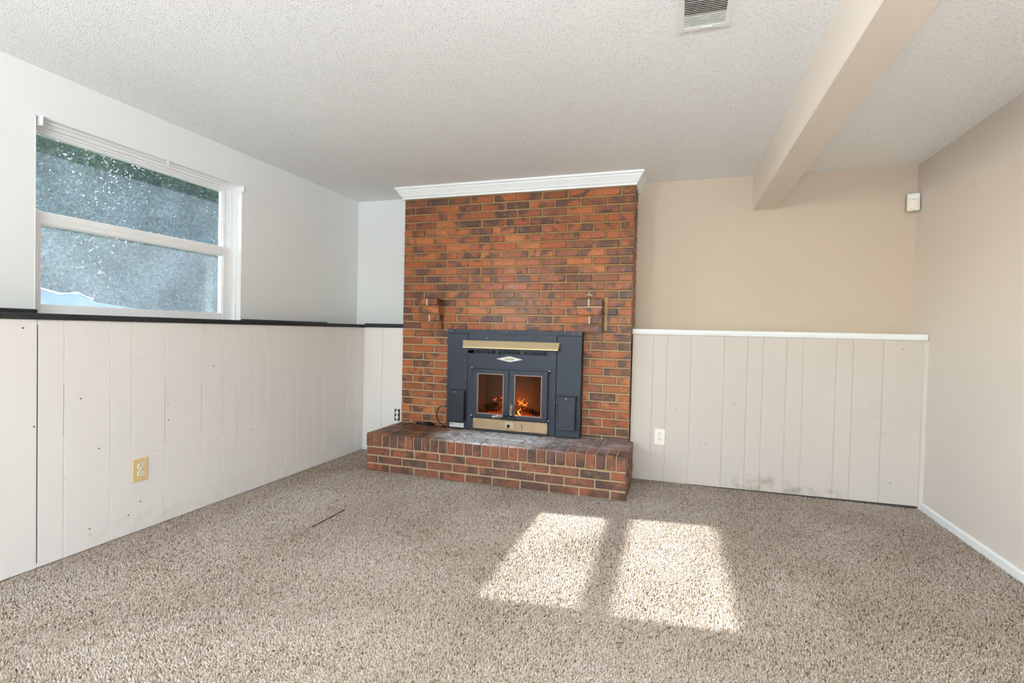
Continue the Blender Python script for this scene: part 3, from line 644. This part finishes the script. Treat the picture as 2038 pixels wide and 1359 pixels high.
# ------------------------------------------------------------------ outlets, sensor, vent
def outlet(axis, u, z, face, pw, ph, pm, rm, label, bare=False):
    loc = (face, u, z) if axis == 'X' else (u, face, z)
    o = thing('wall_outlet', loc, label, 'outlet', 'wall outlets')
    def bx(u0, u1, d0, d1, z0, z1, bev=0.0):   # d measured out of the wall
        return MB().box(face + d0, face + d1, u0, u1, z0, z1, bev) if axis == 'X' else MB().box(u0, u1, face - d1, face - d0, z0, z1, bev)
    if bare: bx(u - pw / 2, u + pw / 2, -.001, .0015, z - ph / 2, z + ph / 2).build('box_opening', M['slot'], o)
    else: bx(u - pw / 2, u + pw / 2, -.001, .0065, z - ph / 2, z + ph / 2, .0025).build('cover_plate', pm, o)
    if bare:
        bx(u - .006, u + .006, .0, .004, z - ph / 2 - .006, z + ph / 2 + .006).build('mounting_strap', M['vent_metal'], o)
    for s in (1, -1):
        zz = z + s * .0195; n = 14; R = .0172
        pts = [(u + max(-.0150, min(.0150, R * math.cos(a_))), zz + max(-.0135, min(.0135, R * math.sin(a_)))) for a_ in np.linspace(0, 2 * math.pi, n, endpoint=False)]
        d1 = .0085
        rc = (MB().prism(pts, 'X', face, face + d1, .0008) if axis == 'X' else MB().prism(pts, 'Y', face - d1, face, .0008)).build('receptacle', rm, o)
        for du, dz, hw, hh in ((-.0063, -.002, .0013, .0042), (.0063, -.002, .0013, .0036), (0, .0078, .0025, .0022)):
            bx(u + du - hw, u + du + hw, d1 - .001, d1 + .0006, zz + dz - hh, zz + dz + hh).build('slot', M['slot'], rc)
    bx(u - .0028, u + .0028, .004, .0078, z - .0028, z + .0028, .0008).build('screw', M['recept'], o)
outlet('X', 1.894, .319, XLW, .078, .118, M['plate_tan'], M['recept'], 'tan cover plate outlet on the white left wall panelling')
outlet('Y', -2.272, .332, YW, .052, .100, None, M['recept'], 'uncovered outlet in a dark box beside the brick chimney', True)
outlet('Y', -.084, .328, YW, .076, .118, M['plate_ivory'], M['plate_ivory'], 'ivory outlet on the cream panelling right of the hearth')

ms = thing('motion_sensor', (1.50, 4.06, 1.998), 'white motion sensor mounted in the upper right corner', 'sensor')
T = Matrix.Translation((1.490, 4.035, 1.996)) @ Matrix.Rotation(math.radians(-18), 4, 'Z') @ Matrix.Rotation(math.radians(-4), 4, 'X')
MB().box(-.034, .034, -.020, .022, -.056, .056, .004).xf(T).build('housing', M['sensor'], ms)
MB().prism([(.029 * math.cos(a_), -.018 - .014 * math.sin(a_)) for a_ in np.linspace(0, math.pi, 11)], 'Z', -.048, .018).xf(T).build('lens', M['plate_ivory'], ms)
MB().box(-.030, .030, -.0215, -.019, .021, .0225).xf(T).build('seam', M['vent_metal'], ms)
MB().sphere((0, -.033, .010), .0028).xf(T).build('indicator', M['slot'], ms)
MB().box(-.010, .010, .020, .034, -.02, .02).xf(T).build('mount', M['sensor'], ms)

vx0, vx1, vy0, vy1 = -.022, .170, 1.735, 2.082
ve = thing('ceiling_vent', (.074, 1.9, ZC), 'white framed metal air register in the popcorn ceiling', 'vent')
MB().box(vx0, vx0 + .024, vy0, vy1, ZC - .006, ZC + .001, .002).box(vx1 - .024, vx1, vy0, vy1, ZC - .006, ZC + .001, .002).box(vx0 + .024, vx1 - .024, vy0, vy0 + .024, ZC - .006, ZC + .001).box(vx0 + .024, vx1 - .024, vy1 - .022, vy1, ZC - .006, ZC + .001).build('frame', M['trim_white'], ve)
MB().box(vx0 + .02, vx1 - .02, vy0 + .02, vy1 - .02, ZC - .0012, ZC - .0002).build('duct', M['vent_dark'], ve)
y = vy1 - .028; k = 0
while y > vy0 + .028:
    near = y < 1.985
    T = Matrix.Translation((.074, y, ZC - .0042)) @ Matrix.Rotation(math.radians(38 if near else 20), 4, 'X')
    MB().box(-.073, .073, -.0040, .0040, -.0005, .0005).xf(T).build('louvre', M['trim_white'] if k % 9 == 8 else M['vent_metal'], ve)
    y -= .0105 if near else .0075; k += 1
MB().box(.064, .104, vy1 - .014, vy1 - .010, ZC - .0085, ZC - .005).build('damper_lever', M['vent_metal'], ve)

# ------------------------------------------------------------------ carpet pile (stuff) and a dark thread
def pile():
    sp = .0066; X = np.arange(-2.612, XR - .012, sp); Y = np.arange(.62, YW, sp)
    gx, gy = np.meshgrid(X, Y); gx = gx.ravel() + rng.uniform(-.5, .5, gx.size) * sp; gy = gy.ravel() + rng.uniform(-.5, .5, gy.size) * sp
    keep = ~((gx > HX0 - .002) & (gx < HX1 + .002) & (gy > HY - .002)); gx, gy = gx[keep], gy[keep]; n = gx.size
    def field(fx, seed):    # smooth low-frequency variation
        r = np.random.default_rng(seed); v = np.zeros(n)
        for _ in range(9):
            a = r.uniform(0, 2 * np.pi); k_ = fx * r.uniform(.5, 1.6); v += np.sin((gx * np.cos(a) + gy * np.sin(a)) * k_ + r.uniform(0, 6.28))
        return v / 3.0
    ang = rng.uniform(0, 2 * np.pi, n); h = rng.uniform(.0065, .0115, n); tilt = rng.uniform(.001, .0075, n)
    ta = np.where(rng.random(n) < .5, rng.uniform(0, 2 * np.pi, n), field(5, 1) * 2.0 + .6)
    rad = rng.uniform(.0036, .0052, n)
    V = np.zeros((n, 4, 3), np.float32)
    for k_ in range(3):
        V[:, k_, 0] = gx + rad * np.cos(ang + k_ * 2.094); V[:, k_, 1] = gy + rad * np.sin(ang + k_ * 2.094); V[:, k_, 2] = -.0065
    V[:, 3, 0] = gx + tilt * np.cos(ta); V[:, 3, 1] = gy + tilt * np.sin(ta); V[:, 3, 2] = -.0065 + h + .0008 * field(9, 3)
    Fc = np.array([[0, 1, 3], [1, 2, 3], [2, 0, 3]], np.int32)[None] + (np.arange(n, dtype=np.int32) * 4)[:, None, None]
    me = bpy.data.meshes.new('carpet_pile'); nv, nf = n * 4, n * 3
    me.vertices.add(nv); me.vertices.foreach_set('co', V.ravel()); me.loops.add(nf * 3); me.loops.foreach_set('vertex_index', Fc.ravel())
    me.polygons.add(nf); me.polygons.foreach_set('loop_start', np.arange(0, nf * 3, 3, dtype=np.int32))
    pal = np.array([(.12, .080, .055), (.34, .257, .188), (.585, .482, .392), (.75, .65, .56), (.865, .785, .70), (.95, .893, .83)], np.float32)
    t_ = np.clip(rng.normal(.56, .22, n) + field(3.2, 5) * .05 + field(14, 6) * .035, 0, .999) * 5
    i0 = np.floor(t_).astype(int); fr = (t_ - i0)[:, None]; colr = pal[i0] * (1 - fr) + pal[np.minimum(i0 + 1, 5)] * fr
    C4 = np.ones((n, 4, 4), np.float32); C4[:, :, :3] = colr[:, None, :]; C4[:, :3, :3] *= np.array((.36, .31, .27), np.float32)      # base colour darkened to paint the shade deep between tufts
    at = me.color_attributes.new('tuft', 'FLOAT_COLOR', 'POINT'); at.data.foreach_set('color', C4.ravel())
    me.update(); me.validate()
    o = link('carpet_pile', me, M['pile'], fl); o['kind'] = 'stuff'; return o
pile()
MB().tube([(-1.828, 2.25, .002), (-1.824, 2.32, .0035), (-1.826, 2.41, .003), (-1.829, 2.53, .0015)], .0042, 5).build('seam_slit', M['carpet_seam'], fl)  # dark strip drawn as the slit of a carpet seam

# ------------------------------------------------------------------ uplighter added unseen behind the viewer as bounce light
lp = thing('added_uplighter', (.35, -1.95, 0), 'tall uplighter added unseen behind the viewer for bounce light', 'lamp')
lx, ly = .35, -1.95
MB().tube([(lx, ly, 0), (lx, ly, .015), (lx, ly, .03)], [.15, .15, .05], 20).build('base', M['steel_dark'], lp)
MB().tube([(lx, ly, .03), (lx, ly, 1.42)], .013, 10).build('pole', M['steel_dark'], lp)
bm = bmesh.new(); rg = [[bm.verts.new((lx + r_ * math.cos(k_ * math.pi / 12), ly + r_ * math.sin(k_ * math.pi / 12), z_)) for k_ in range(24)] for r_, z_ in ((.02, 1.42), (.10, 1.43), (.17, 1.47), (.20, 1.53), (.192, 1.53), (.16, 1.475), (.09, 1.44), (.01, 1.433))]
for r0, r1 in zip(rg, rg[1:]):
    for k_ in range(24): bm.faces.new((r0[k_], r0[(k_ + 1) % 24], r1[(k_ + 1) % 24], r1[k_]))
bmesh.ops.recalc_face_normals(bm, faces=list(bm.faces)); me = bpy.data.meshes.new('bowl'); bm.to_mesh(me); bm.free(); link('bowl', me, M['trim_white'], lp)
ul = bpy.data.lights.new('uplighter', 'AREA'); ul.shape = 'DISK'; ul.size = .34; ul.energy = FILL_POWER; ul.color = (0.80, 0.92, 1.0)
uo = bpy.data.objects.new('uplighter', ul); COL.objects.link(uo); uo.location = (lx, ly, 1.535); uo.rotation_euler = (Vector((0, .10, 1))).to_track_quat('-Z', 'Y').to_euler()

# ------------------------------------------------------------------ outside the window
GZ = 0.80
tag(MB().box(-24, -3.03, -6, 26, GZ - .2, GZ).build('lawn', M['grass']), 'green lawn outside the window', 'lawn', kind='structure')
tag(MB().box(-3.50, -3.02, -4, 6, 2.215, 2.30).box(-3.52, -3.49, -4, 6, 2.2287, 2.42).build('roof_eave', M['siding']), 'white roof eave outside above the window', 'eave', kind='structure')
bc = thing('blue_cover', (-6.6, 3.6, GZ), 'pale blue sloping cover low outside the window', 'cover')
MB().prism([(2.6, GZ), (2.6, 1.62), (3.62, 1.36), (3.80, 1.38), (4.0, 1.30), (5.1, 1.18), (5.1, GZ)], 'X', -7.4, -6.2, .02).build('sheet', M['blue_cover'], bc)
MB().tube([(-6.2, 2.6, 1.63), (-6.2, 3.62, 1.37), (-6.2, 3.80, 1.39), (-6.2, 3.95, 1.33)], .012, 6).build('rim', M['vinyl'], bc)
def tree(x, y, h, rx, n, label, seed, low=.25):
    r = np.random.default_rng(seed); t_ = thing('leafy_tree', (x, y, GZ), label, 'tree', 'trees outside the window')
    tr = MB().tube([(x, y, GZ), (x + .05, y, GZ + h * .3), (x - .04, y + .05, GZ + h * .6), (x, y, GZ + h * .9)], [.13, .10, .07, .02], 8)
    tr.build('trunk', M['bark'], t_)
    br = MB()
    for k_ in range(9):
        a = k_ * 2.4; z = GZ + h * (.25 + .06 * k_); e = rx * (.75 - .04 * k_)
        br.tube([(x, y, z), (x + e * .5 * math.cos(a), y + e * .5 * math.sin(a), z + .25), (x + e * math.cos(a), y + e * math.sin(a), z + .35)], [.035, .022, .008], 5)
    br.build('branches', M['bark'], t_)
    u = r.normal(size=(n, 3)); u /= np.linalg.norm(u, axis=1)[:, None]; rad = r.random(n) ** .45
    cz = GZ + h * (.5 + low * .4); hz = h * (.5 - low * .35) + .25
    c = np.stack([x + u[:, 0] * rad * rx, y + u[:, 1] * rad * rx, cz + u[:, 2] * rad * hz], 1)
    leaves(c, r, .03, .065, t_)
def leaves(c, r, l0, l1, t_):
    n = len(c)
    a = r.normal(size=(n, 3)); a /= np.linalg.norm(a, axis=1)[:, None]; b_ = np.cross(a, r.normal(size=(n, 3))); b_ /= np.linalg.norm(b_, axis=1)[:, None]
    ln = r.uniform(l0, l1, n)[:, None]; wd = ln * .42; nrm = np.cross(a, b_) * ln * .12
    V = np.stack([c - a * ln, c + b_ * wd + nrm, c + a * ln, c - b_ * wd + nrm], 1).astype(np.float32)
    me = bpy.data.meshes.new('foliage'); me.vertices.add(n * 4); me.vertices.foreach_set('co', V.ravel())
    Fc = (np.array([[0, 1, 2], [0, 2, 3]], np.int32)[None] + (np.arange(n, dtype=np.int32) * 4)[:, None, None]).ravel()
    me.loops.add(Fc.size); me.loops.foreach_set('vertex_index', Fc); me.polygons.add(n * 2); me.polygons.foreach_set('loop_start', np.arange(0, n * 6, 3, dtype=np.int32)); me.update(); me.validate()
    link('foliage', me, M['leaf'], t_)['kind'] = 'stuff'
tree(-9.0, 4.0, 4.6, 1.5, 30000, 'dark green leafy tree outside, at the left edge of the window', 1, .1)
tree(-9.4, 7.2, 4.9, 1.55, 34000, 'green leafy tree outside, filling the middle of the window', 2, .1)
tree(-9.0, 10.4, 4.5, 1.5, 22000, 'thin leafy tree outside with sky gaps, at the right of the window', 3, .1)
tree(-13.5, 7.6, 5.6, 1.95, 34000, 'tall tree farther off behind the other trees', 4, .1)
tree(-13.5, 11.8, 5.3, 1.95, 30000, 'farther tree outside toward the right of the window', 5, .1)
hg = thing('garden_hedge', (-17, 12, GZ), 'long dark green hedge at the back of the garden', 'hedge')
_n = 16000; _c = np.stack([rng.uniform(-17.6, -16.6, _n), rng.uniform(4, 22, _n), GZ + rng.uniform(0, 1, _n) ** .8 * 3.0], 1); leaves(_c, rng, .09, .17, hg)
MB().box(-17.5, -17.1, 4, 22, GZ, GZ + 2.7).build('stems', M['bark'], hg)
